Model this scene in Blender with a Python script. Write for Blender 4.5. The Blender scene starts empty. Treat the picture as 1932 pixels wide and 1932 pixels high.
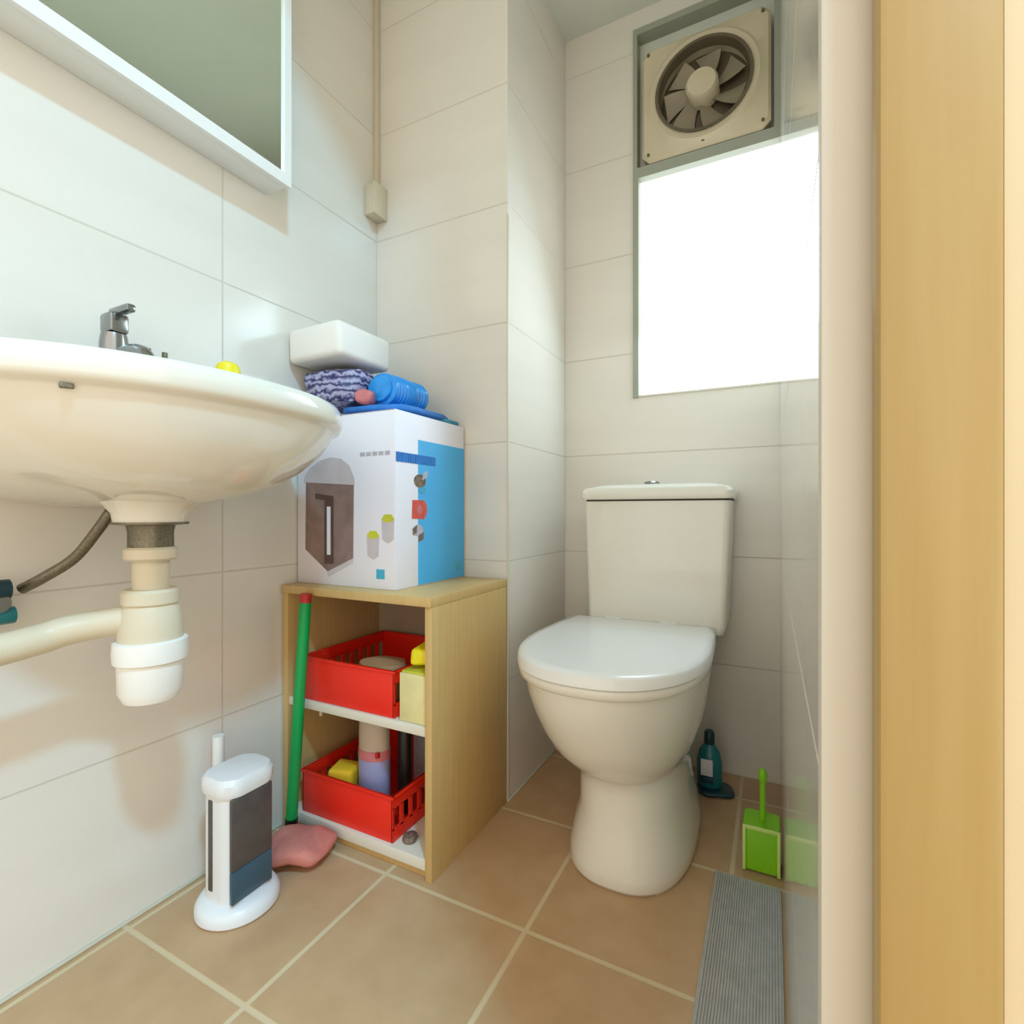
import bpy, bmesh, math, random
from mathutils import Vector, Matrix, noise
random.seed(4)
C = bpy.context.scene.collection
S = bpy.context.scene
PI = math.pi

# ---------------------------------------------------------------- camera
cd = bpy.data.cameras.new('camera'); cam = bpy.data.objects.new('camera', cd); C.objects.link(cam)
cd.sensor_width = 36; cd.lens = 18.0; cd.clip_start = 0.02
cam.location = (0, 0, 0.70)
cam.rotation_euler = (PI/2, 0, math.radians(26.896))
S.camera = cam
# ---------------------------------------------------------------- world, lights, exposure
w = bpy.data.worlds.new('world'); S.world = w; w.use_nodes = True
bg = w.node_tree.nodes['Background']
bg.inputs['Color'].default_value = (1.0, 0.915, 0.80, 1); bg.inputs['Strength'].default_value = 1.75

def area(name, loc, size, energy, col, rot=(0, 0, 0), shape='DISK', sy=None):
    l = bpy.data.lights.new(name, 'AREA'); l.shape = shape; l.size = size
    if sy: l.size_y = sy
    l.energy = energy; l.color = col
    o = bpy.data.objects.new(name, l); C.objects.link(o); o.location = loc; o.rotation_euler = rot
    return o
area('ceiling_light', (0.78, -0.42, 2.66), 0.22, 60.0, (0.27, 0.69, 1.0))
area('window_daylight', (-0.17, 1.43, 1.29), 0.30, 3.0, (0.58, 0.84, 1.0), (-PI/2+.6, 0, 0), 'RECTANGLE', 0.46)
S.view_settings.view_transform = 'Standard'; S.view_settings.look = 'None'
S.view_settings.exposure = 0.0; S.view_settings.gamma = 1.0; S.view_settings.use_curve_mapping = False

# ---------------------------------------------------------------- materials
def srgb(r, g, b):
    f = lambda v: (v/255/12.92) if v/255 <= 0.04045 else ((v/255+0.055)/1.055)**2.4
    return (f(r), f(g), f(b), 1)

def mat(name, col, rough=0.5, metal=0.0, var=0.03, scale=8.0, spec=0.5, coat=0.0, bump=0.0, bscale=60, trans=0.0):
    m = bpy.data.materials.new(name); m.use_nodes = True
    nt = m.node_tree; b = nt.nodes['Principled BSDF']
    n = nt.nodes.new('ShaderNodeTexNoise'); n.inputs['Scale'].default_value = scale; n.inputs['Detail'].default_value = 4
    tc = nt.nodes.new('ShaderNodeTexCoord'); nt.links.new(tc.outputs['Object'], n.inputs['Vector'])
    r = nt.nodes.new('ShaderNodeValToRGB')
    c = col if len(col) == 4 else (*col, 1)
    r.color_ramp.elements[0].position = 0.3; r.color_ramp.elements[1].position = 0.7
    r.color_ramp.elements[0].color = tuple(max(0, v*(1-var)) for v in c[:3])+(1,)
    r.color_ramp.elements[1].color = tuple(min(1, v*(1+var)) for v in c[:3])+(1,)
    nt.links.new(n.outputs['Fac'], r.inputs['Fac']); nt.links.new(r.outputs['Color'], b.inputs['Base Color'])
    b.inputs['Roughness'].default_value = rough; b.inputs['Metallic'].default_value = metal
    b.inputs['Specular IOR Level'].default_value = spec
    b.inputs['Coat Weight'].default_value = coat; b.inputs['Coat Roughness'].default_value = 0.05
    b.inputs['Transmission Weight'].default_value = trans
    if bump > 0:
        n2 = nt.nodes.new('ShaderNodeTexNoise'); n2.inputs['Scale'].default_value = bscale
        nt.links.new(tc.outputs['Object'], n2.inputs['Vector'])
        bp = nt.nodes.new('ShaderNodeBump'); bp.inputs['Strength'].default_value = bump; bp.inputs['Distance'].default_value = 0.002
        nt.links.new(n2.outputs['Fac'], bp.inputs['Height']); nt.links.new(bp.outputs['Normal'], b.inputs['Normal'])
    return m

def tiles(name, c1, c2, grout, u, v, rough, gw=0.003, nscale=3.0, streak=None, spec=0.5):
    """u, v = (axis, first line, pitch) of the tile grid in metres"""
    m = bpy.data.materials.new(name); m.use_nodes = True; nt = m.node_tree; b = nt.nodes['Principled BSDF']
    N = nt.nodes.new; L = nt.links.new
    geo = N('ShaderNodeNewGeometry'); sep = N('ShaderNodeSeparateXYZ'); L(geo.outputs['Position'], sep.inputs[0])
    def line(a):
        ax, off, pitch = a
        s1 = N('ShaderNodeMath'); s1.operation = 'SUBTRACT'; L(sep.outputs[ax], s1.inputs[0]); s1.inputs[1].default_value = off - 50*pitch
        d = N('ShaderNodeMath'); d.operation = 'PINGPONG'; L(s1.outputs[0], d.inputs[0]); d.inputs[1].default_value = pitch/2
        q = N('ShaderNodeMapRange'); L(d.outputs[0], q.inputs['Value'])
        q.inputs['From Min'].default_value = gw*0.4; q.inputs['From Max'].default_value = gw*0.7
        q.inputs['To Min'].default_value = 1; q.inputs['To Max'].default_value = 0
        return q.outputs[0]
    mx = N('ShaderNodeMath'); mx.operation = 'MAXIMUM'; L(line(u), mx.inputs[0]); L(line(v), mx.inputs[1])
    no = N('ShaderNodeTexNoise'); no.inputs['Scale'].default_value = nscale; no.inputs['Detail'].default_value = 6
    mp = N('ShaderNodeMapping'); L(geo.outputs['Position'], mp.inputs[0])
    if streak: mp.inputs['Scale'].default_value = streak
    L(mp.outputs[0], no.inputs['Vector'])
    r = N('ShaderNodeValToRGB'); r.color_ramp.elements[0].color = c1; r.color_ramp.elements[1].color = c2
    r.color_ramp.elements[0].position = 0.35; r.color_ramp.elements[1].position = 0.65
    L(no.outputs['Fac'], r.inputs['Fac'])
    mc = N('ShaderNodeMix'); mc.data_type = 'RGBA'; L(mx.outputs[0], mc.inputs['Factor'])
    L(r.outputs['Color'], mc.inputs['A']); mc.inputs['B'].default_value = grout
    L(mc.outputs['Result'], b.inputs['Base Color'])
    mr = N('ShaderNodeMapRange'); L(mx.outputs[0], mr.inputs['Value'])
    mr.inputs['To Min'].default_value = rough; mr.inputs['To Max'].default_value = 0.8
    L(mr.outputs[0], b.inputs['Roughness'])
    iv = N('ShaderNodeMath'); iv.operation = 'SUBTRACT'; iv.inputs[0].default_value = 1; L(mx.outputs[0], iv.inputs[1])
    bp = N('ShaderNodeBump'); bp.inputs['Strength'].default_value = 0.4; bp.inputs['Distance'].default_value = 0.001
    L(iv.outputs[0], bp.inputs['Height']); L(bp.outputs['Normal'], b.inputs['Normal'])
    b.inputs['Specular IOR Level'].default_value = spec
    return m

TW1, TW2, GR = srgb(226, 221, 211), srgb(230, 225, 215), srgb(208, 201, 188)
STK = (0.6, 0.6, 4)
M = {}
M['wall_left'] = tiles('cream_tile_side', TW1, TW2, GR, (1, 0.652, 0.60), (2, 0, 0.29), 0.16, streak=STK)
M['wall_box'] = tiles('cream_tile_boxing', TW1, TW2, GR, (0, -0.98, 1.2), (2, 0, 0.29), 0.18, streak=STK)
M['wall_back'] = tiles('cream_tile_back', TW1, TW2, GR, (0, -0.57, 1.2), (2, 0, 0.29), 0.18, streak=STK)
M['wall_right'] = tiles('cream_tile_right', TW1, TW2, GR, (1, 1.484, 1.2), (2, 0, 0.29), 0.10, streak=STK)
M['floor'] = tiles('brown_floor_tile', srgb(192, 157, 118), srgb(200, 166, 128), srgb(214, 194, 158), (0, -0.665, 0.298), (1, 0.475, 0.2975), 0.42, gw=0.0075, nscale=14, spec=0.35)
M['paint'] = mat('ceiling_paint', srgb(214, 218, 208), 0.8, var=0.015)
M['ceramic'] = mat('white_ceramic', srgb(232, 228, 216), 0.10, var=0.01, coat=0.3)
M['lid'] = mat('white_seat_plastic', srgb(238, 239, 238), 0.16, var=0.008)
M['dark'] = mat('dark_gap_shade', srgb(70, 66, 56), 0.7)  # shade of the slit under the tank lid, put into the colour
M['wplastic'] = mat('white_plastic', srgb(236, 236, 232), 0.3, var=0.01)
M['cplastic'] = mat('cream_plastic', srgb(212, 202, 178), 0.4, var=0.02)
M['chrome'] = mat('chrome', srgb(150, 152, 152), 0.18, 1.0, var=0.05)
M['steel'] = mat('braided_steel', srgb(120, 114, 98), 0.4, 0.7, var=0.25, scale=300)
M['alu'] = mat('aluminium_frame', srgb(158, 162, 148), 0.5, 0.0, var=0.04)
M['mirror'] = mat('mirror_glass', srgb(236, 248, 240), 0.03, 1.0, var=0.005)
M['beech'] = mat('beech_laminate', srgb(196, 166, 112), 0.5, var=0.05, scale=5)
M['whitelam'] = mat('white_laminate', srgb(226, 218, 202), 0.5, var=0.02)
M['inner'] = mat('shelf_inner_laminate', srgb(176, 158, 132), 0.6, var=0.05)
M['red'] = mat('red_plastic', srgb(238, 40, 18), 0.4, var=0.04)
M['yellow'] = mat('yellow_plastic', srgb(240, 222, 20), 0.4, var=0.04)
M['paleyellow'] = mat('pale_yellow_card', srgb(228, 218, 158), 0.6, var=0.08, scale=30)
M['green'] = mat('green_plastic', srgb(0, 158, 78), 0.35, var=0.03)
M['lime'] = mat('lime_plastic', srgb(128, 196, 20), 0.35, var=0.05)
M['limelight'] = mat('pale_lime_plastic', srgb(196, 222, 120), 0.4, var=0.05)
M['black'] = mat('black_plastic', srgb(24, 20, 18), 0.4, var=0.1)
M['darkred'] = mat('maroon_plastic', srgb(190, 40, 44), 0.4, var=0.1)
M['teal'] = mat('teal_plastic', srgb(30, 120, 130), 0.3, var=0.15, scale=30)
M['darkteal'] = mat('dark_teal_plastic', srgb(16, 56, 70), 0.35, var=0.2)
M['pink'] = mat('pink_cloth', srgb(208, 130, 118), 0.85, var=0.12, scale=30, bump=0.6)
M['mat'] = mat('grey_rubber', srgb(176, 174, 168), 0.75, var=0.10, scale=60, bump=0.4)
M['card'] = mat('white_carton', srgb(236, 232, 240), 0.5, var=0.01)
M['blueprint'] = mat('blue_carton_print', srgb(76, 178, 236), 0.5, var=0.04)
M['bluebar'] = mat('blue_letters_print', srgb(26, 112, 192), 0.5, var=0.15, scale=80)
M['greyprint'] = mat('grey_print', srgb(186, 180, 192), 0.6, var=0.1, scale=90)
M['potbody'] = mat('brown_metal_print', srgb(140, 116, 108), 0.5, var=0.22, scale=25)
M['potlid'] = mat('pale_mauve_print', srgb(206, 196, 200), 0.5, var=0.08, scale=25)
M['potdark'] = mat('dark_brown_print', srgb(92, 66, 62), 0.5, var=0.1)
M['redprint'] = mat('red_print', srgb(214, 84, 74), 0.5, var=0.2, scale=120)
M['brownprint'] = mat('brown_print', srgb(120, 100, 84), 0.5, var=0.5, scale=160)
M['yelprint'] = mat('yellow_print', srgb(206, 204, 60), 0.5, var=0.1)
M['tealprint'] = mat('teal_print', srgb(70, 172, 204), 0.5, var=0.1)
M['bluepack'] = mat('blue_wrapper', srgb(46, 150, 226), 0.28, var=0.18, scale=30)
M['bluecloth'] = mat('blue_cloth', srgb(36, 112, 190), 0.6, var=0.3, scale=25, bump=0.5)
M['tealcloth'] = mat('teal_cloth', srgb(60, 140, 165), 0.7, var=0.2, scale=30)
M['tissue'] = mat('white_tissue_pack', srgb(236, 230, 222), 0.55, var=0.02)
M['heaterdark'] = mat('dark_mesh_panel', srgb(84, 78, 76), 0.3, var=0.12, scale=40)
M['heaterblue'] = mat('dark_blue_panel', srgb(58, 88, 106), 0.25, var=0.1)
M['heaterwhite'] = mat('heater_white', srgb(232, 234, 236), 0.3, var=0.01)
M['fangrey'] = mat('grey_fan_plastic', srgb(150, 138, 116), 0.5, var=0.1, scale=20)
M['fandark'] = mat('dark_fan_ring', srgb(96, 84, 64), 0.55, var=0.15, scale=20)
M['fanplate'] = mat('fan_plate_cream', srgb(206, 194, 166), 0.45, var=0.05, scale=10)
M['bottlegrey'] = mat('beige_bottle', srgb(196, 180, 160), 0.4, var=0.05)
M['brownpouch'] = mat('brown_paper', srgb(176, 132, 92), 0.7, var=0.1, scale=40)
M['lav'] = mat('lavender_label', srgb(158, 158, 196), 0.4, var=0.05)
M['rose'] = mat('rose_label', srgb(206, 120, 120), 0.4, var=0.1)
M['orangey'] = mat('amber_sponge', srgb(240, 186, 30), 0.8, var=0.1, bump=0.4)
M['creamtrim'] = mat('cream_painted_trim', srgb(206, 198, 184), 0.45, var=0.01)
M['beigewall'] = mat('beige_painted_wall', srgb(214, 190, 150), 0.7, var=0.02)
M['seal'] = mat('white_silicone', srgb(214, 208, 190), 0.4, var=0.03)

def wood_mat(name, c1, c2):
    m = bpy.data.materials.new(name); m.use_nodes = True; nt = m.node_tree; b = nt.nodes['Principled BSDF']
    g = nt.nodes.new('ShaderNodeNewGeometry'); mp = nt.nodes.new('ShaderNodeMapping'); mp.inputs['Scale'].default_value = (30, 30, 1.2)
    nt.links.new(g.outputs['Position'], mp.inputs[0])
    n = nt.nodes.new('ShaderNodeTexNoise'); n.inputs['Scale'].default_value = 4; n.inputs['Detail'].default_value = 6
    nt.links.new(mp.outputs[0], n.inputs['Vector'])
    r = nt.nodes.new('ShaderNodeValToRGB'); r.color_ramp.elements[0].color = c1; r.color_ramp.elements[1].color = c2
    r.color_ramp.elements[0].position = .3; r.color_ramp.elements[1].position = .7
    nt.links.new(n.outputs['Fac'], r.inputs['Fac']); nt.links.new(r.outputs['Color'], b.inputs['Base Color'])
    b.inputs['Roughness'].default_value = 0.4
    return m
M['doorwood'] = wood_mat('honey_wood', srgb(172, 140, 82), srgb(178, 148, 92))
M['beech'] = wood_mat('beech_laminate_grain', srgb(202, 168, 108), srgb(210, 178, 118))

def stripe_mat(name, c1, c2, scale, rot=0.5):
    m = bpy.data.materials.new(name); m.use_nodes = True; nt = m.node_tree; b = nt.nodes['Principled BSDF']
    tc = nt.nodes.new('ShaderNodeTexCoord'); wv = nt.nodes.new('ShaderNodeTexWave'); wv.inputs['Scale'].default_value = scale
    wv.inputs['Distortion'].default_value = 6; wv.inputs['Detail Scale'].default_value = 3; wv.bands_direction = 'Z'
    nt.links.new(tc.outputs['Object'], wv.inputs['Vector'])
    r = nt.nodes.new('ShaderNodeValToRGB'); r.color_ramp.elements[0].color = c1; r.color_ramp.elements[1].color = c2
    nt.links.new(wv.outputs['Fac'], r.inputs['Fac']); nt.links.new(r.outputs['Color'], b.inputs['Base Color'])
    b.inputs['Roughness'].default_value = 0.55
    return m
M['stripe'] = stripe_mat('striped_blue_lilac', srgb(28, 34, 92), srgb(176, 170, 200), 20)

m = bpy.data.materials.new('lit_frosted_glass'); m.use_nodes = True
b = m.node_tree.nodes['Principled BSDF']; b.inputs['Base Color'].default_value = (.9, .95, 1, 1); b.inputs['Roughness'].default_value = .4
b.inputs['Emission Color'].default_value = (0.93, 0.98, 1.0, 1); b.inputs['Emission Strength'].default_value = 2.2
M['pane'] = m

# ---------------------------------------------------------------- builders
def B(): return bmesh.new()
def box(bm, x0, x1, y0, y1, z0, z1, bev=0.0, seg=2, rz=0, piv=None, taper=0):
    r = bmesh.ops.create_cube(bm, size=1); vs = r['verts']
    for v in vs:
        t = 1 - taper*(0.5 - v.co.z)
        v.co = Vector(((x0+x1)/2 + v.co.x*(x1-x0)*t, (y0+y1)/2 + v.co.y*(y1-y0)*t, (z0+z1)/2 + v.co.z*(z1-z0)))
    if bev:
        es = list({e for v in vs for e in v.link_edges})
        rr = bmesh.ops.bevel(bm, geom=es, offset=bev, segments=seg, affect='EDGES', profile=0.5)
        vs = [v for v in {v for f in rr['faces'] for v in f.verts} | {v for v in vs if v.is_valid}]
    if rz:
        p = Vector(piv) if piv else Vector(((x0+x1)/2, (y0+y1)/2, 0))
        bmesh.ops.rotate(bm, verts=vs, cent=p, matrix=Matrix.Rotation(rz, 3, 'Z'))
    return bm
def loft(bm, rings, cap0=True, cap1=True, closed=True):
    R = [[bm.verts.new(p) for p in r] for r in rings]
    n = len(R[0])
    for a, b_ in zip(R, R[1:]):
        for i in range(n if closed else n-1):
            j = (i+1) % n
            bm.faces.new((a[i], a[j], b_[j], b_[i]))
    if cap0: bm.faces.new(list(reversed(R[0])))
    if cap1: bm.faces.new(R[-1])
    return bm
def lathe(bm, cx, cy, prof, n=32, sx=1, sy=1, cap0=True, cap1=True):
    return loft(bm, [[(cx+r*sx*math.cos(2*PI*i/n), cy+r*sy*math.sin(2*PI*i/n), z) for i in range(n)] for r, z in prof], cap0, cap1)
def tube(bm, pts, r, n=12, smooth=True):
    pts = [Vector(p) for p in pts]
    if smooth and len(pts) > 2:
        out = []
        for i in range(len(pts)-1):
            p0 = pts[max(i-1, 0)]; p1 = pts[i]; p2 = pts[i+1]; p3 = pts[min(i+2, len(pts)-1)]
            for k in range(6):
                t = k/6
                out.append(0.5*((2*p1)+(-p0+p2)*t+(2*p0-5*p1+4*p2-p3)*t*t+(-p0+3*p1-3*p2+p3)*t**3))
        out.append(pts[-1]); pts = out
    rings = []; up = None
    for i, p in enumerate(pts):
        d = (pts[min(i+1, len(pts)-1)]-pts[max(i-1, 0)]).normalized()
        if up is None: up = d.orthogonal().normalized()
        up = (up - d*up.dot(d)).normalized(); s = d.cross(up)
        rr = r[min(i, len(r)-1)] if isinstance(r, (list, tuple)) else r
        rings.append([p + (up*math.cos(2*PI*k/n)+s*math.sin(2*PI*k/n))*rr for k in range(n)])
    return loft(bm, rings)
def wobble(bm, amp, sc, seed=0):
    for v in bm.verts:
        v.co += Vector(noise.noise_vector(v.co*sc+Vector((seed, seed*2.3, 0))))*amp
    return bm

WL = {}
def obj(name, bm, m, parent=None, loc=None, smooth=35):
    if parent is not None: base = WL[parent]
    else: base = Vector(loc) if loc is not None else Vector((0, 0, 0))
    bmesh.ops.translate(bm, verts=bm.verts, vec=-base)
    bmesh.ops.recalc_face_normals(bm, faces=bm.faces)
    me = bpy.data.meshes.new(name); bm.to_mesh(me); bm.free()
    if smooth:
        me.shade_smooth(); me.set_sharp_from_angle(angle=math.radians(smooth))
    me.materials.append(M[m] if isinstance(m, str) else m)
    o = bpy.data.objects.new(name, me); C.objects.link(o)
    if parent is not None: o.parent = parent
    else: o.location = base
    WL[o] = base
    return o
def thing(name, label, cat, loc, group=None):
    o = bpy.data.objects.new(name, None); C.objects.link(o); o.location = loc; o.empty_display_size = 0.05
    o['label'] = label; o['category'] = cat
    if group: o['group'] = group
    WL[o] = Vector(loc); return o
def tag(o, label, cat, group=None):
    o['label'] = label; o['category'] = cat
    if group: o['group'] = group
    return o
def struct(name, bm, m, smooth=35):
    o = obj(name, bm, m, smooth=smooth); o['kind'] = 'structure'; return o

# ---------------------------------------------------------------- room shell
XL, XB, XR, YB, YX, ZC = -0.98, -0.57, 0.02, 1.484, 1.10, 2.148
struct('floor', box(B(), -1.08, 1.1, -2.4, 1.584, -0.1, 0), 'floor')
struct('ceiling', box(B(), -1.08, 1.1, 0.283, 1.584, ZC, ZC+.1), 'paint')
struct('ceiling_hall', box(B(), -1.08, 1.1, -1.3, .283, 2.70, 2.8), 'paint')
struct('wall_left', box(B(), -1.08, XL, -1.3, 1.584, 0, 2.70), 'wall_left')
struct('wall_lintel', box(B(), -.98, 1.1, .262, .283, ZC, 2.70), 'wall_box')
struct('wall_boxing', box(B(), XL, XB, YX, 1.584, 0, ZC), 'wall_box')
# back wall with the window opening cut out of it
WX0, WX1, WZ0, WZ1 = -0.358, XR, 1.030, 2.092
bm = B()
box(bm, XB, WX0, YB, 1.584, 0, ZC); box(bm, WX0, XR, YB, 1.584, 0, WZ0); box(bm, WX0, XR, YB, 1.584, WZ1, ZC)
struct('wall_back', bm, 'wall_back')
struct('wall_right', box(B(), XR, XR+.3, 0.283, 1.584, 0, ZC), 'wall_right')
struct('wall_front', box(B(), 0.080, 1.1, 0.262, 0.283, 0, ZC), 'beigewall')
# corner trims and sealant lines
struct('trim_1', box(B(), XB-.001, XB+.003, YX-.003, YX+.003, 0, 1.42, .0012), 'seal')
struct('trim_2', box(B(), XL, XL+.005, -1.3, 0.79, 0, .005, .002), 'seal')
struct('trim_3', box(B(), XB, XB+.005, YX, YB, 0, .005, .002), 'seal')
# door frame seen edge on beside the camera
struct('trim_4', box(B(), XR, 0.046, 0.2755, 0.283, 0, ZC, .002), 'creamtrim')
bm = B(); box(bm, 0.0395, 0.0795, 0.258, 0.2755, 0, ZC, .003)
dfr = struct('door_1', bm, 'doorwood')

# window: structure with its frame bars, pane
bm = B()
for q in ((WX0, WX0+.016, WZ0, 1.660), (WX0, XR, 1.660, 1.690), (WX0, WX0+.012, 1.690, WZ1-.018), (WX0, XR, WZ1-.018, WZ1), (XR-.014, XR, 1.690, WZ1-.018)):
    box(bm, q[0], q[1], YB-.006, YB+.05, q[2], q[3])
wf = obj('window_1', bm, 'alu')
box_s = obj('window_sill', box(B(), WX0, XR, YB-.002, YB+.05, WZ0, WZ0+.006, .001), 'seal', wf)
wf['kind'] = 'structure'
obj('pane', box(B(), WX0+.012, XR, YB+.020, YB+.026, WZ0+.003, 1.664), 'pane', wf)
obj('blanking_panel', box(B(), WX0+.010, XR-.010, YB+.034, YB+.044, 1.682, WZ1-.01), 'paint', wf)

# ---------------------------------------------------------------- ventilation fan in the window
fcx, fcz = -0.166, 1.853
fan = thing('exhaust_fan', 'square cream exhaust fan with round dark grille set in the top of the window', 'fan', (fcx, YB, 1.69))
n = 48; bm = B()
def sq(hx, hz, y):
    out = []
    for i in range(n):
        a = 2*PI*(i+.5)/n; c_, s_ = math.cos(a), math.sin(a); k = 1/max(abs(c_), abs(s_))
        out.append((fcx+hx*c_*k, y, fcz+hz*s_*k))
    return out
def ci(r, y, dz=0, dx=0): return [(fcx+dx+r*math.cos(2*PI*(i+.5)/n), y, fcz+dz+r*math.sin(2*PI*(i+.5)/n)) for i in range(n)]
loft(bm, [sq(.163, .158, YB+.03), sq(.165, .160, YB-.004), sq(.158, .152, YB-.012), ci(.150, YB-.014), ci(.140, YB-.022), ci(.122, YB-.020), ci(.118, YB+.028)], True, False)
obj('plate', bm, 'fanplate', fan)
bm = B(); loft(bm, [ci(.122, YB-.021), ci(.125, YB-.026), ci(.117, YB-.026), ci(.113, YB+.0)], False, False)
obj('duct_ring', bm, 'fandark', fan)
bm = B(); loft(bm, [ci(.120, YB+.027), ci(.120, YB+.030)]); obj('backing', bm, 'fandark', fan)
for k in range(7):
    a0 = 2*PI*k/7+.3; bm = B(); L0 = []; L1 = []
    for j in range(5):
        rr = .036+.072*j/4
        for lst, da, dy in ((L0, -.30, -.006), (L1, .34, .012)):
            aa = a0+da+.25*j/4
            lst.append((fcx+rr*math.cos(aa), YB+.008+dy, fcz+rr*math.sin(aa)))
    va = [bm.verts.new(p) for p in L0]; vb = [bm.verts.new(p) for p in L1]
    va2 = [bm.verts.new((p[0], p[1]+.002, p[2])) for p in L0]; vb2 = [bm.verts.new((p[0], p[1]+.002, p[2])) for p in L1]
    for j in range(4):
        bm.faces.new((va[j], va[j+1], vb[j+1], vb[j])); bm.faces.new((va2[j], vb2[j], vb2[j+1], va2[j+1]))
        bm.faces.new((va[j], va2[j], va2[j+1], va[j+1])); bm.faces.new((vb[j], vb[j+1], vb2[j+1], vb2[j]))
    bm.faces.new((va[0], vb[0], vb2[0], va2[0])); bm.faces.new((va[4], va2[4], vb2[4], vb[4]))
    obj('blade', bm, 'fangrey', fan)
bm = B(); loft(bm, [ci(.040, YB+.02), ci(.042, YB-.018, .006, -.003), ci(.036, YB-.027, .006, -.003), ci(.012, YB-.030, .006, -.003)])
obj('hub', bm, 'fanplate', fan)
for sx_, sz_ in ((-1, -1), (1, -1), (1, 1), (-1, 1)):
    bm = B(); loft(bm, [[(fcx+sx_*.146+.004*math.cos(2*PI*i/10), y, fcz+sz_*.141+.004*math.sin(2*PI*i/10)) for i in range(10)] for y in (YB-.010, YB-.016)])
    obj('screw', bm, 'fandark', fan)
bm = B(); box(bm, fcx-.004, fcx+.004, YB-.017, YB-.010, 1.704, 1.712, .001); obj('pull_cord_hole', bm, 'fandark', fan)

# ---------------------------------------------------------------- mirror cabinet
mc = thing('mirror_cabinet', 'white framed wall mirror cabinet above the washbasin', 'mirror', (XL, 0.2, 1.385))
bm = B(); box(bm, XL, -.914, -.40, .752, 1.388, 2.02, .002); obj('cabinet_body', bm, 'wplastic', mc)
bm = B()
for a in ((-.40, .754, 1.384, 1.408), (-.40, .754, 2.0, 2.024), (.738, .754, 1.408, 2.0), (-.40, -.384, 1.408, 2.0)):
    box(bm, -.914, -.905, a[0], a[1], a[2], a[3], 0)
obj('mirror_frame', bm, 'wplastic', mc)
obj('mirror_glass', box(B(), -.914, -.911, -.384, .738, 1.408, 2.0), 'mirror', mc)

# ---------------------------------------------------------------- corner junction box and trunking
obj_t = obj('cable_trunking', box(B(), XL, XL+.014, YX-.014, YX, 1.585, ZC, .002), 'cplastic', loc=(XL, YX, 1.585))
tag(obj_t, 'thin cream cable trunking running down the wall corner from the ceiling', 'trunking')
jb = thing('junction_box', 'small cream junction box in the wall corner at the foot of the trunking', 'junction box', (XL, 1.08, 1.5))
bm = B(); box(bm, XL, XL+.034, 1.050, YX, 1.500, 1.580, .004); obj('back_box', bm, 'cplastic', jb)
bm = B(); box(bm, XL+.034, XL+.039, 1.047, YX, 1.497, 1.583, .002); obj('cover', bm, 'cplastic', jb)

# ---------------------------------------------------------------- washbasin
sink = thing('washbasin', 'large white wall-hung washbasin with rounded rim on the left wall', 'sink', (XL, .36, .68))
SY, SHY, SDX = .44, .32, .40
bm = B()
def kring(kx, ky, z, cy=SY, p=2.3, n=72, off=0):
    out = []
    for i in range(n):
        a = -PI/2 + PI*i/(n-1); c_, s_ = math.cos(a), math.sin(a)
        out.append((XL+off+SDX*kx*abs(c_)**(2/p), cy+SHY*ky*(1 if s_ > 0 else -1)*abs(s_)**(2/p), z))
    return out
prof = [(.50, .12, .708, .43), (.56, .20, .711, .43), (.66, .34, .717, .43), (.74, .50, .728, .43), (.82, .64, .743, .435), (.88, .755, .764, .435), (.925, .85, .790, .44), (.955, .92, .815, .44), (.968, .955, .830, .44), (.972, .962, .833, .44),
        (.990, .985, .836, .44), (1.0, 1.0, .844, .44), (1.0, 1.0, .862, .44), (.985, .987, .871, .44), (.955, .962, .874, .44), (.92, .93, .870, .44), (.88, .89, .850, .44)]
rings = [kring(kx, ky, z, cy) for kx, ky, z, cy in prof]
# inner bowl
def bowl(k, z, n=72):
    out = []
    for i in range(n):
        a = -PI/2 + PI*i/(n-1); c_, s_ = math.cos(a), math.sin(a)
        out.append((XL+.10+(SDX*.86-.10)*k*abs(c_)**(.8)+.10*(1-k), SY+SHY*.86*k*(1 if s_ > 0 else -1)*abs(s_)**(.8), z))
    return out
rings += [bowl(.99, .842), bowl(.9, .79), bowl(.72, .755), bowl(.35, .74)]
loft(bm, rings, True, True)
obj('bowl', bm, 'ceramic', sink, smooth=60)
bm = B(); lathe(bm, -.80, .424, [(.070, .722), (.056, .710), (.047, .698), (.045, .6855)]); obj('waste_neck', bm, 'ceramic', sink)
obj('back_ledge', box(B(), XL, XL+.11, .16, .72, .845, .875, .006), 'ceramic', sink)
bm = B(); box(bm, -.651, -.641, .256, .268, .827, .832, .001, 2, -.45); obj('badge', bm, 'steel', sink)

fc = thing('faucet', 'chrome single-lever faucet standing on the washbasin back ledge', 'faucet', (-.92, .434, .872))
bm = B(); lathe(bm, -.92, .434, [(.027, .872), (.027, .880), (.021, .888), (.019, .965), (.017, .978)]); obj('body', bm, 'chrome', fc)
bm = B(); tube(bm, [(-.92, .434, .935), (-.88, .434, .945), (-.84, .434, .938), (-.82, .434, .915)], .011); obj('spout', bm, 'chrome', fc)
bm = B(); box(bm, -.936, -.902, .420, .448, .978, 1.010, .006); box(bm, -.925, -.870, .427, .441, 1.006, 1.018, .004); obj('lever', bm, 'chrome', fc)
bm = B(); box(bm, -.932, -.926, .428, .440, .955, .966, .001); obj('indicator', bm, 'black', list(WL)[-1])
th = thing('toothbrush_holder', 'small white holder with two short grey brush ends on the basin ledge', 'holder', (-.925, .50, .872))
bm = B(); lathe(bm, -.925, .50, [(.020, .872), (.024, .876), (.026, .950), (.023, .950), (.021, .88)], 24); obj('cup', bm, 'wplastic', th)
for dy in (-.012, .010):
    bm = B(); tube(bm, [(-.925, .50+dy, .885), (-.925, .50+dy*1.2, .972)], .0045, 8, False); obj('brush', bm, 'steel', th)
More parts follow.
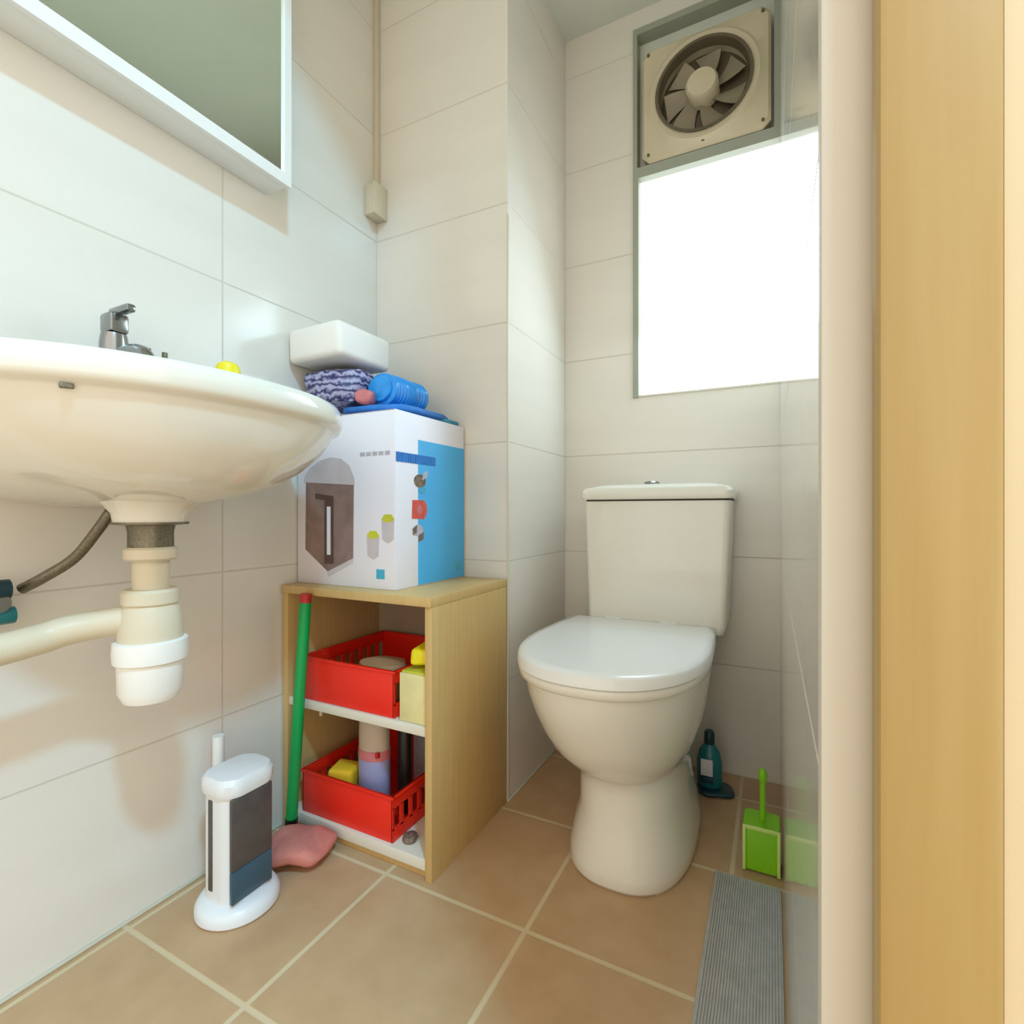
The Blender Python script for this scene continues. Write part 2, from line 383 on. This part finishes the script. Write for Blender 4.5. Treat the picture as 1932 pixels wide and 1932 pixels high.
yb = thing('capped_bottle', 'small bottle with a round bright yellow cap at the far end of the basin', 'bottle', (-.835, .585, .86))
yx, yy = -.865, .585
WL[yb] = Vector((yx, yy, .862)); yb.location = (yx, yy, .862)
bm = B(); lathe(bm, yx, yy, [(.018, .862), (.020, .868), (.020, .915), (.012, .930)], 24); obj('bottle_body', bm, 'wplastic', yb)
bm = B(); lathe(bm, yx, yy, [(.014, .930), (.020, .936), (.021, .950), (.017, .962), (.006, .968)], 24); obj('cap', bm, 'yellow', yb)

# ---------------------------------------------------------------- waste trap under the basin
tr = thing('bottle_trap', 'white plastic bottle trap with a wall-side waste pipe beneath the washbasin', 'drain', (-.80, .424, .42))
tx, ty = -.80, .424
bm = B(); lathe(bm, tx, ty, [(.047, .6855), (.047, .6825), (.030, .681), (.028, .672), (.028, .650)], 32); obj('waste_nut', bm, 'steel', tr)
bm = B(); lathe(bm, tx, ty, [(.030, .650), (.033, .647), (.033, .634), (.030, .631)], 32); obj('upper_collar', bm, 'cplastic', tr)
bm = B(); lathe(bm, tx, ty, [(.023, .631), (.023, .588)], 32); obj('tail_tube', bm, 'cplastic', tr)
bm = B(); lathe(bm, tx, ty, [(.032, .590), (.036, .586), (.036, .570), (.033, .567)], 32); obj('lower_collar', bm, 'cplastic', tr)
bm = B(); lathe(bm, tx, ty, [(.033, .567), (.036, .560), (.040, .530), (.040, .518)], 32); obj('trap_head', bm, 'cplastic', tr)
bm = B(); lathe(bm, tx, ty, [(.040, .518), (.0455, .516), (.0465, .500), (.0455, .488), (.042, .486)], 32); obj('trap_ring', bm, 'wplastic', tr)
bm = B(); lathe(bm, tx, ty, [(.041, .5), (.041, .486), (.040, .445), (.034, .432), (.012, .427)], 32); obj('trap_cup', bm, 'wplastic', tr)
bm = B(); tube(bm, [(tx-.015, ty-.02, .548), (tx-.05, ty-.075, .540), (tx-.06, ty-.16, .526), (tx-.06, ty-.60, .490)], .020, 20); obj('waste_pipe', bm, 'cplastic', tr)

hs = thing('supply_hose', 'dark braided supply hose curving from the basin underside to a teal valve', 'hose', (-.95, .30, .58))
bm = B(); tube(bm, [(-.858, .400, .700), (-.872, .392, .676), (-.90, .375, .634), (-.93, .352, .607), (-.955, .335, .590)], .0075, 12); obj('hose', bm, 'steel', hs)
vv = thing('angle_valve', 'teal and black angle valve on the left wall at the low end of the hose', 'valve', (XL, .30, .57))
bm = B(); tube(bm, [(XL, .305, .575), (-.935, .305, .575)], .013, 16, False); obj('valve_body', bm, 'chrome', vv)
bm = B(); tube(bm, [(-.945, .270, .593), (-.945, .318, .593)], .014, 12, False); obj('valve_handle', bm, 'darkteal', vv)
bm = B(); tube(bm, [(-.950, .272, .556), (-.950, .325, .556)], .012, 12, False); obj('valve_outlet', bm, 'teal', vv)

# ---------------------------------------------------------------- shelf cabinet
cb = thing('shelf_cabinet', 'open beech shelf cabinet with one white middle shelf against the left wall', 'cabinet', (-.775, .95, 0))
CX0, CX1, CY0, CY1 = XL+.004, XB, .79, 1.094
bm = B(); box(bm, CX1-.016, CX1, CY0, CY1, 0, .520, .001); obj('side_panel', bm, 'beech', cb)
bm = B(); box(bm, CX0, CX0+.016, CY0, CY1, 0, .520, .001); obj('side_panel', bm, 'beech', cb)
bm = B(); box(bm, CX0, CX1, CY0-.004, CY1, .520, .538, .0015); obj('top_panel', bm, 'beech', cb)
bm = B(); box(bm, CX0+.016, CX1-.016, CY0+.004, CY1-.006, .271, .289, .001); obj('shelf', bm, 'whitelam', cb)
bm = B(); box(bm, CX0+.016, CX1-.016, CY0+.002, CY1-.006, .018, .040, .001); obj('bottom_panel', bm, 'whitelam', cb)
bm = B(); box(bm, CX0+.016, CX1-.016, CY1-.006, CY1-.001, .018, .520); obj('back_panel', bm, 'inner', cb)
bm = B(); box(bm, CX0+.016, CX1-.016, CY0+.012, CY0+.024, 0, .018); obj('plinth', bm, 'beech', cb)
bm = B(); box(bm, -.874, -.869, CY0+.010, CY0+.016, .258, .271, .001); obj('shelf_peg', bm, 'cplastic', cb)

def crate(name, label, x0, x1, y0, y1, z0, h, group):
    z0 += .0006; t = thing(name, label, 'crate', ((x0+x1)/2, (y0+y1)/2, z0), group); z1 = z0+h; w_ = .004
    obj('base', box(B(), x0+.002, x1-.002, y0+.002, y1-.002, z0, z0+.004, .001), 'red', t)
    def side(horizontal, a0, a1, c0, c1):
        bm = B()
        def bx(s0, s1, q0, q1, b_=.0008):
            if horizontal: box(bm, s0, s1, c0, c1, q0, q1, b_)
            else: box(bm, c0, c1, s0, s1, q0, q1, b_)
        bx(a0, a1, z0, z0+h*.30); bx(a0, a1, z1-h*.28, z1)
        n_ = 9
        for i in range(n_+1):
            s = a0+(a1-a0)*i/n_; bx(max(a0, s-.006), min(a1, s+.006), z0+h*.25, z1-h*.25)
        return bm
    obj('side_wall', side(False, y0, y1, x1-w_, x1), 'red', t)
    obj('side_wall', side(False, y0, y1, x0, x0+w_), 'red', t)
    obj('back_wall', box(B(), x0, x1, y1-w_, y1, z0, z1, .001), 'red', t)
    obj('front_wall', box(B(), x0, x1, y0, y0+w_, z0, z1, .0015), 'red', t)
    bm = B(); q = .006
    box(bm, x0-q+.002, x1+q-.002, y0-.004, y0+.005, z1-.005, z1, .0015); box(bm, x0-q+.002, x1+q-.002, y1-.005, y1+.003, z1-.005, z1, .0015)
    box(bm, x0-q+.002, x0+.005, y0, y1, z1-.005, z1, .0015); box(bm, x1-.005, x1+q-.002, y0, y1, z1-.005, z1, .0015)
    obj('rim', bm, 'red', t)
    return t
g = 'red plastic crates in the shelf cabinet'
crate('storage_crate', 'red plastic crate on the middle shelf of the cabinet', -.925, -.668, .800, 1.066, .289, .094, g)
crate('storage_crate', 'red plastic crate on the bottom of the cabinet holding bottles', -.925, -.672, .800, 1.066, .040, .092, g)

# things in the upper compartment
jar = tag(obj('pouch', wobble(lathe(B(), -.745, .86, [(.045, .2975), (.060, .31), (.062, .355), (.050, .377), (.020, .384)], 24, 1, .8), .006, 20), 'brownpouch', loc=(-.745, .86, .2975)), 'brown rounded pouch lying in the upper red crate', 'pouch')
ybx = thing('carton', 'pale yellow carton beside the upper red crate on the middle shelf', 'carton', (-.62, .88, .289))
bm = B(); box(bm, -.655, -.589, .800, .960, .2896, .384, .002); obj('carton_body', bm, 'paleyellow', ybx)
bm = B(); box(bm, -.652, -.592, .804, .955, .384, .388, .001); obj('lid_flap', bm, 'yelprint', ybx)
bm = B(); box(bm, -.657, -.654, .815, .945, .30, .375, .0005); obj('side_label', bm, 'limelight', ybx)
wr = tag(obj('wrapper', wobble(box(B(), -.652, -.604, .815, .95, .3965, .430, .008, 4, .2), .006, 40, 3), 'yellow', loc=(-.62, .9, .390)), 'crumpled yellow and brown wrapper on top of the pale yellow carton', 'wrapper')

# bottles in the lower crate
bt = thing('detergent_bottle', 'tall beige bottle with lavender base label in the lower red crate', 'bottle', (-.777, .865, .044))
bm = B(); lathe(bm, -.777, .865, [(.034, .110), (.036, .128), (.037, .215), (.036, .246), (.024, .258)], 28, 1, .75); obj('bottle_body', bm, 'bottlegrey', bt)
bm = B(); lathe(bm, -.777, .865, [(.034, .0452), (.037, .050), (.0378, .130), (.0378, .166)], 28, 1, .76); obj('lower_label', bm, 'lav', bt)
bm = B(); lathe(bm, -.777, .865, [(.0382, .166), (.0382, .186)], 28, 1, .77); obj('label_band', bm, 'rose', bt)
bm = B(); box(bm, -.752, -.744, .838, .846, .176, .188, .002); obj('red_mark', bm, 'darkred', bt)
bm = B(); lathe(bm, -.777, .865, [(.016, .255), (.018, .258), (.018, .266), (.014, .268)], 20); obj('cap', bm, 'wplastic', bt)
bb = thing('spray_can', 'slim black can behind the beige bottle in the lower red crate', 'can', (-.717, .895, .044))
bm = B(); lathe(bm, -.717, .895, [(.014, .0452), (.015, .05), (.015, .225), (.012, .236)], 24); obj('can_body', bm, 'black', bb)
bm = B(); lathe(bm, -.717, .895, [(.011, .236), (.011, .256), (.009, .26)], 20); obj('cap', bm, 'black', bb)
WL[bb]
bx2 = thing('detergent_box', 'grey and maroon printed box at the right back of the lower red crate', 'box', (-.73, 1.0, .044))
bm = B(); box(bm, -.765, -.690, .985, 1.05, .0452, .225, .003); obj('carton_body', bm, 'greyprint', bx2)
bm = B(); box(bm, -.762, -.693, .982, .986, .18, .215, .001); obj('print_band', bm, 'darkred', bx2)
tag(obj('sponge', wobble(box(B(), -.880, -.822, .825, .885, .0475, .134, .008, 3, .3), .004, 30), 'orangey', loc=(-.85, .855, .044)), 'amber yellow sponge standing in the lower red crate', 'sponge')
tag(obj('stone', wobble(lathe(B(), -.648, .825, [(.014, .040), (.016, .0452), (.013, .052), (.004, .056)], 16), .002, 60), 'brownprint', loc=(-.648, .825, .040)), 'small brown lump on the bottom panel right of the lower red crate', 'stone')

# ---------------------------------------------------------------- appliance carton on the cabinet
bxr = thing('appliance_box', 'white and blue air pot carton standing on top of the shelf cabinet', 'box', (-.83, .96, .538))
BX0, BX1, BY0, BY1, BZ1 = XL+.004, -.69, .83, 1.094, .913
bm = B(); box(bm, BX0, BX1, BY0, BY1, .538, BZ1, .002); obj('carton_body', bm, 'card', bxr)
def fq(name, pts, m, parent, t=.0006):   # printed shape on the front face (x,z)
    bm = B(); loft(bm, [[(x, BY0-t, z) for x, z in pts], [(x, BY0+.0005, z) for x, z in pts]]); return obj(name, bm, m, parent, smooth=None)
def sq2(name, pts, m, parent, t=.0006):  # printed shape on the side face (y,z)
    bm = B(); loft(bm, [[(BX1+t, y, z) for y, z in pts], [(BX1-.0005, y, z) for y, z in pts]]); return obj(name, bm, m, parent, smooth=None)
sq2('blue_panel', [(.906, .540), (1.092, .540), (1.092, .858), (.906, .858)], 'blueprint', bxr)
pot = fq('printed_pot', [(-.950, .615), (-.880, .568), (-.805, .600), (-.803, .762), (-.948, .770)], 'potbody', bxr)
fq('printed_pot_lid', [(-.955, .768), (-.800, .758), (-.802, .775), (-.815, .800), (-.840, .817), (-.872, .821), (-.905, .815), (-.935, .800), (-.952, .780)], 'potlid', pot, .0009)
fq('printed_pot_gauge', [(-.890, .585), (-.862, .585), (-.862, .735), (-.918, .742), (-.918, .730), (-.890, .726)], 'potdark', pot, .0009)
fq('printed_gauge_window', [(-.882, .605), (-.871, .605), (-.871, .712), (-.882, .712)], 'card', pot, .0012)
fq('printed_pot_tray', [(-.880, .568), (-.805, .600), (-.805, .590), (-.880, .556)], 'potlid', pot, .0009)
for nm, cx_, cz_ in (('printed_cup', -.748, .630), ('printed_cup', -.708, .665)):
    cup_ = fq(nm, [(cx_-.018, cz_+.020), (cx_-.016, cz_-.022), (cx_, cz_-.030), (cx_+.014, cz_-.022), (cx_+.016, cz_+.020)], 'potlid', bxr, .0008)
    fq('printed_cup_drink', [(cx_-.018, cz_+.020), (cx_-.010, cz_+.014), (cx_+.008, cz_+.014), (cx_+.016, cz_+.020), (cx_+.008, cz_+.030), (cx_-.010, cz_+.030)], 'yelprint', cup_, .0010)
fq('printed_mark', [(-.740, .560), (-.718, .560), (-.718, .580), (-.740, .580)], 'tealprint', bxr)
for i in range(5):
    fq('printed_text_stroke', [(-.785+.017*i, .819), (-.772+.017*i, .819), (-.772+.017*i, .827), (-.785+.017*i, .827)], 'greyprint', bxr)
x = .832
for i, wd in enumerate((.019, .021, .007, .018, .018, .018, .020, .018)):
    hh = .010
    sq2('printed_logo_stroke', [(x, .815-hh), (x+wd-.0015, .815-hh), (x+wd-.0015, .815+hh), (x, .815+hh)], 'bluebar', bxr, .0012); x += wd
def disc(cy, cz, r, k=16, sq_=1.0): return [(cy+r*math.cos(2*PI*i/k), cz+r*sq_*math.sin(2*PI*i/k)) for i in range(k)]
p1 = sq2('printed_picture', disc(.912, .768, .021, 16, .7), 'brownprint', bxr, .0010)
sq2('printed_steam', [(.918, .770), (.936, .776), (.940, .792), (.926, .788)], 'greyprint', p1, .0014)
sq2('printed_saucer', disc(.920, .748, .013, 14, .55), 'tealprint', p1, .0014)
p2 = sq2('printed_picture', [(.884, .686), (.928, .684), (.938, .700), (.936, .716), (.926, .726), (.886, .726)], 'redprint', bxr, .0010)
sq2('printed_dot', disc(.910, .706, .010), 'rose', p2, .0014)
p3 = sq2('printed_picture', disc(.905, .660, .019, 14, .65), 'greyprint', bxr, .0010)
sq2('printed_leaf', [(.886, .664), (.902, .672), (.900, .655), (.888, .650)], 'brownprint', p3, .0014)
sq2('printed_leaf', [(.908, .650), (.926, .656), (.924, .640), (.906, .634)], 'brownprint', p3, .0014)
sq2('printed_symbol', [(1.055, .556), (1.078, .556), (1.078, .578), (1.055, .578)], 'tealprint', bxr, .0010)
fq('carton_flap', [(BX0+.01, .9115), (BX1-.002, .9115), (BX1-.002, .9125), (BX0+.01, .9125)], 'greyprint', bxr)

# bundles on the carton
def bulge(cx, cy, z0, sx, sy, sz, rz=0, amp=.006, sc=18, seed=0, p=3):
    bm = B(); rings = []; nn = 40
    for k in range(11):
        t = k/10; z = z0+sz*t; q = (1-abs(2*t-1)**p)**(1/p) if 0 < t < 1 else .45
        q = max(q, .45); ring = []
        for i in range(nn):
            a = 2*PI*i/nn; c_, s_ = math.cos(a), math.sin(a)
            x = sx/2*q*abs(c_)**.55*(1 if c_ > 0 else -1); y = sy/2*q*abs(s_)**.55*(1 if s_ > 0 else -1)
            ring.append((cx+x*math.cos(rz)-y*math.sin(rz), cy+x*math.sin(rz)+y*math.cos(rz), z))
        rings.append(ring)
    loft(bm, rings); wobble(bm, amp, sc, seed)
    mz = min(v.co.z for v in bm.verts)
    for v in bm.verts: v.co.z += z0-mz+.0005
    return bm
tag(obj('folded_cloth', bulge(-.785, .955, .913, .185, .235, .020, 0, .004, 20, 1, 4), 'bluecloth', loc=(-.80, .95, .913)), 'flat folded blue cloth directly on the carton top', 'cloth')
tag(obj('teal_strip', bulge(-.722, 1.045, .913, .055, .095, .012, 0, .002, 20, 5, 4), 'tealcloth', loc=(-.72, 1.04, .913)), 'thin teal folded cloth at the back right edge of the carton top', 'cloth')
tag(obj('striped_bag', bulge(-.892, .888, .934, .150, .135, .088, .1, .010, 34, 7, 5), 'stripe', loc=(-.892, .888, .934)), 'crumpled dark blue and lilac striped bag beneath the white tissue pack', 'bag')
bm = B(); rings = []
for k in range(41):
    t = k/40; y = .880+.14*t; r = .036+.0022*math.sin(k*2.2); q = r*(1 if 2 < k < 38 else .75)
    rings.append([(-.778+q*1.15*math.cos(2*PI*i/24), y, .936+.038+q*math.sin(2*PI*i/24)) for i in range(24)])
loft(bm, rings)
tag(obj('ribbed_pack', bm, 'bluepack', loc=(-.778, .95, .936)), 'bright blue ribbed wrapped roll on the carton top', 'pack')
tag(obj('paper_tag', bulge(-.800, .862, .934, .045, .03, .032, .3, .004, 40, 9), 'rose', loc=(-.8, .862, .934)), 'small pinkish white crumple before the blue roll', 'paper')
bm = B(); bm = box(bm, -.975, -.815, .800, .965, 1.034, 1.112, .014, 4, .0)
tp = tag(obj('tissue_pack', wobble(bm, .003, 15), 'tissue', loc=(-.89, .88, 1.034)), 'white soft tissue pack on top of the pile on the carton', 'tissue pack')

# ---------------------------------------------------------------- green pole
gp = thing('broom', 'green broom pole with red tip leaning before the cabinet', 'broom', (-.919, .775, 0))
bm = B(); tube(bm, [(-.918, .765, .045), (-.884, .772, .508)], .012, 16, False); obj('pole', bm, 'green', gp)
bm = B(); tube(bm, [(-.884, .772, .508), (-.8828, .7723, .526)], .0115, 16, False); obj('end_cap', bm, 'darkred', gp)
bm = B(); tube(bm, [(-.9206, .7645, .001), (-.918, .765, .045)], .013, 16, False); obj('foot', bm, 'black', gp)

# ---------------------------------------------------------------- tower heater
hx, hy = -.852, .596
ht = thing('tower_heater', 'small white tower heater with dark front panel on the floor by the left wall', 'heater', (hx, hy, 0))
bm = B(); lathe(bm, hx, hy, [(.063, 0), (.068, .005), (.068, .016), (.062, .025), (.050, .031)], 40); obj('base', bm, 'heaterwhite', ht)
bm = B()
def rr(cx, cy, wx_, wy_, z, r, n=8):
    out = []
    for (sx_, sy_, a0) in ((1, 1, 0), (-1, 1, PI/2), (-1, -1, PI), (1, -1, 1.5*PI)):
        for k in range(n):
            a = a0+PI/2*k/(n-1); out.append((cx+sx_*(wx_/2-r)+r*math.cos(a), cy+sy_*(wy_/2-r)+r*math.sin(a), z))
    return out
loft(bm, [rr(hx, hy, .080, .092, z, .026) for z in (.026, .216)]); obj('body', bm, 'heaterwhite', ht)
bm = B(); loft(bm, [rr(hx, hy, a_, b_, z, .030) for a_, b_, z in ((.088, .100, .214), (.091, .104, .220), (.091, .104, .236), (.082, .096, .244), (.064, .066, .247))]); obj('top_cap', bm, 'heaterwhite', ht)
bm = B(); box(bm, hx+.036, hx+.044, hy-.042, hy+.036, .092, .213, .002); obj('grille', bm, 'heaterdark', ht)
bm = B(); box(bm, hx+.036, hx+.044, hy-.042, hy+.036, .036, .0915, .002); obj('control_panel', bm, 'heaterblue', ht)
bm = B(); box(bm, hx-.012, hx-.002, hy-.0480, hy-.044, .050, .205, .001); obj('side_vent', bm, 'heaterdark', ht)
wh = thing('brush_stick', 'slim white upright stick between the tower heater and the left wall', 'stick', (-.945, .620, 0))
bm = B(); tube(bm, [(-.945, .620, .012), (-.945, .620, .272)], .0105, 14, False); obj('stick', bm, 'wplastic', wh)
bm = B(); lathe(bm, -.945, .620, [(.013, 0), (.0135, .006), (.013, .010), (.011, .014)], 24); obj('foot', bm, 'wplastic', wh)

pc = bulge(-.848, .724, 0, .130, .105, .045, .5, .010, 26, 2, 2.4)
tag(obj('pink_cloth', pc, 'pink', loc=(-.855, .722, 0)), 'crumpled pink cloth on the floor between heater and cabinet', 'cloth')

# ---------------------------------------------------------------- toilet
TX = -.275
wc = thing('toilet', 'white close-coupled toilet with closed lid in the window niche', 'toilet', (TX, 1.15, 0))
LX = -.298
def dring(hw, y0, y1, z, cx=LX, n=64, p=2.3, sq_=.30):
    """D outline: rounded front at y0, straight back at y1"""
    out = []; yc = y0+(y1-y0)*.55
    for i in range(n):
        a = PI + PI*i/(n-1)
        c_, s_ = math.cos(a), math.sin(a)
        out.append((cx+hw*abs(c_)**(2/p)*(1 if c_ > 0 else -1), yc-(yc-y0)*abs(s_)**(2/p), z))
    out.append((cx+hw*.97, yc+(y1-yc)*.6, z)); out.append((cx+hw*.93, y1-.004, z)); out.append((cx+hw*.89, y1, z))
    out.append((cx-hw*.89, y1, z)); out.append((cx-hw*.93, y1-.004, z)); out.append((cx-hw*.97, yc+(y1-yc)*.6, z))
    return out
def oval(cx, cy, hx_, hy_, z, n=70, p=2.2):
    out = []
    for i in range(n):
        a = PI + 2*PI*i/n; c_, s_ = math.cos(a), math.sin(a)
        out.append((cx+hx_*abs(c_)**(2/p)*(1 if c_ > 0 else -1), cy+hy_*abs(s_)**(2/p)*(1 if s_ > 0 else -1), z))
    return out
bm = B()
BW = [  # cx, y front, y back, half width, z, power
    (-.264, .926, 1.36, .122, .000, 2.6), (-.264, .920, 1.36, .126, .010, 2.6), (-.264, .924, 1.36, .124, .030, 2.6), (-.264, .935, 1.36, .116, .070, 2.6), (-.265, .945, 1.36, .107, .110, 2.5), (-.268, .950, 1.36, .106, .160, 2.5),
    (-.270, .948, 1.38, .107, .186, 2.4), (-.273, .940, 1.38, .113, .193, 2.3), (-.280, .918, 1.39, .131, .210, 2.3), (-.287, .892, 1.40, .149, .236, 2.2), (-.292, .872, 1.41, .163, .270, 2.2), (-.296, .854, 1.42, .174, .310, 2.2), (-.298, .840, 1.42, .182, .350, 2.2), (-.298, .835, 1.42, .185, .381, 2.2)]
rings = []
for cx_, y0, y1, hw, z, p in BW:
    rings.append(oval(cx_, (y0+y1)/2, hw, (y1-y0)/2, z, p=p))
loft(bm, rings); obj('bowl', bm, 'ceramic', wc, smooth=60)
bm = B(); box(bm, -.445, -.135, 1.31, YB-.004, .33, .405, .01); obj('rear_shelf', bm, 'ceramic', wc)
bm = B(); loft(bm, [dring(.184, .834, 1.315, .380), dring(.189, .829, 1.318, .384), dring(.190, .828, 1.318, .396), dring(.188, .830, 1.317, .399)]); obj('seat', bm, 'ceramic', wc, smooth=60)
bm = B(); loft(bm, [dring(.188, .830, 1.316, .399), dring(.192, .826, 1.318, .402), dring(.191, .827, 1.318, .419), dring(.187, .832, 1.316, .4235), dring(.172, .850, 1.30, .4245), dring(.05, 1.0, 1.2, .425)]); obj('lid', bm, 'lid', wc, smooth=50); lid_ = list(WL)[-1]
# tank
bm = B(); loft(bm, [rr(-.268, 1.396, wx_, wy_, z, .016) for wx_, wy_, z in ((.330, .168, .405), (.342, .172, .425), (.354, .174, .60), (.362, .174, .728))]); obj('tank', bm, 'ceramic', wc)
bm = B(); loft(bm, [rr(-.268, 1.396, .358, .170, z, .018) for z in (.728, .7325)]); obj('lid_gap_shade', bm, 'dark', wc)  # solid dark slab, its colour stands for the shade between tank and lid
bm = B(); loft(bm, [rr(-.268, 1.392, wx_, wy_, z, .020) for wx_, wy_, z in ((.372, .180, .7325), (.378, .184, .737), (.378, .184, .752), (.366, .172, .762), (.300, .120, .771), (.20, .06, .774))]); tl_ = obj('tank_lid', bm, 'ceramic', wc)
bm = B(); lathe(bm, -.285, 1.385, [(.018, .772), (.020, .778), (.017, .781)], 24); obj('flush_button', bm, 'chrome', tl_)
for dx in (-.07, .07):
    bm = B(); tube(bm, [(LX+dx-.02, 1.312, .418), (LX+dx+.02, 1.312, .418)], .009, 12, False); obj('hinge', bm, 'lid', lid_)

# ---------------------------------------------------------------- behind the toilet: teal cleaner bottle
tb = thing('cleaner_bottle', 'teal cleaner bottle on a dark teal cloth behind the toilet foot', 'bottle', (-.145, 1.38, 0))
bm = B(); lathe(bm, -.140, 1.375, [(.026, .012), (.030, .018), (.030, .075), (.024, .100), (.012, .118)], 24, 1, .7); obj('bottle_body', bm, 'teal', tb)
bm = B(); lathe(bm, -.140, 1.375, [(.012, .118), (.013, .120), (.012, .146), (.009, .150)], 16); obj('cap', bm, 'darkteal', tb)
bm = B(); box(bm, -.158, -.130, 1.351, 1.355, .045, .085, .001); obj('label_patch', bm, 'card', tb)
bm = B(); box(bm, -.160, -.128, 1.350, 1.355, .028, .042, .001); obj('label_band', bm, 'darkteal', tb)
tag(obj('teal_cloth', bulge(-.125, 1.372, 0, .085, .07, .012, .3, .003, 30, 4), 'darkteal', loc=(-.125, 1.372, 0)), 'dark teal cloth on the floor under the cleaner bottle', 'cloth')

# toilet brush
bx_, by_ = -.018, 1.13
br = thing('toilet_brush', 'lime green toilet brush in a square holder against the right wall', 'toilet brush', (bx_, by_, 0))
bm = B(); loft(bm, [rr(bx_, by_, s_, s_, z, .010) for s_, z in ((.058, .003), (.066, .006), (.066, .086), (.063, .090))]); obj('holder', bm, 'lime', br)
bm = B()
for sx_, sy_ in ((-1, -1), (1, -1)):
    box(bm, bx_+sx_*.030-.003, bx_+sx_*.030+.003, by_-.036, by_-.030, .004, .088, .001)
box(bm, bx_-.033, bx_+.033, by_-.0352, by_-.031, .084, .091, .001)
obj('corner_trim', bm, 'limelight', br)
bm = B(); tube(bm, [(bx_+.002, by_, .09), (bx_+.002, by_, .168)], .0055, 12, False); lathe(bm, bx_+.002, by_, [(.007, .166), (.008, .170), (.008, .184), (.005, .190)], 16); obj('handle', bm, 'lime', br)

# grey mat along the right wall
bm = B(); box(bm, -.098, .016, .30, 1.065, 0, .006, .002)
for i in range(27):
    xx = -.094+.004*i
    box(bm, xx, xx+.002, .305, 1.06, .006, .0078)
tag(obj('ribbed_mat', bm, 'mat', loc=(-.04, .7, 0)), 'narrow grey ribbed rubber mat on the floor along the right wall', 'mat')
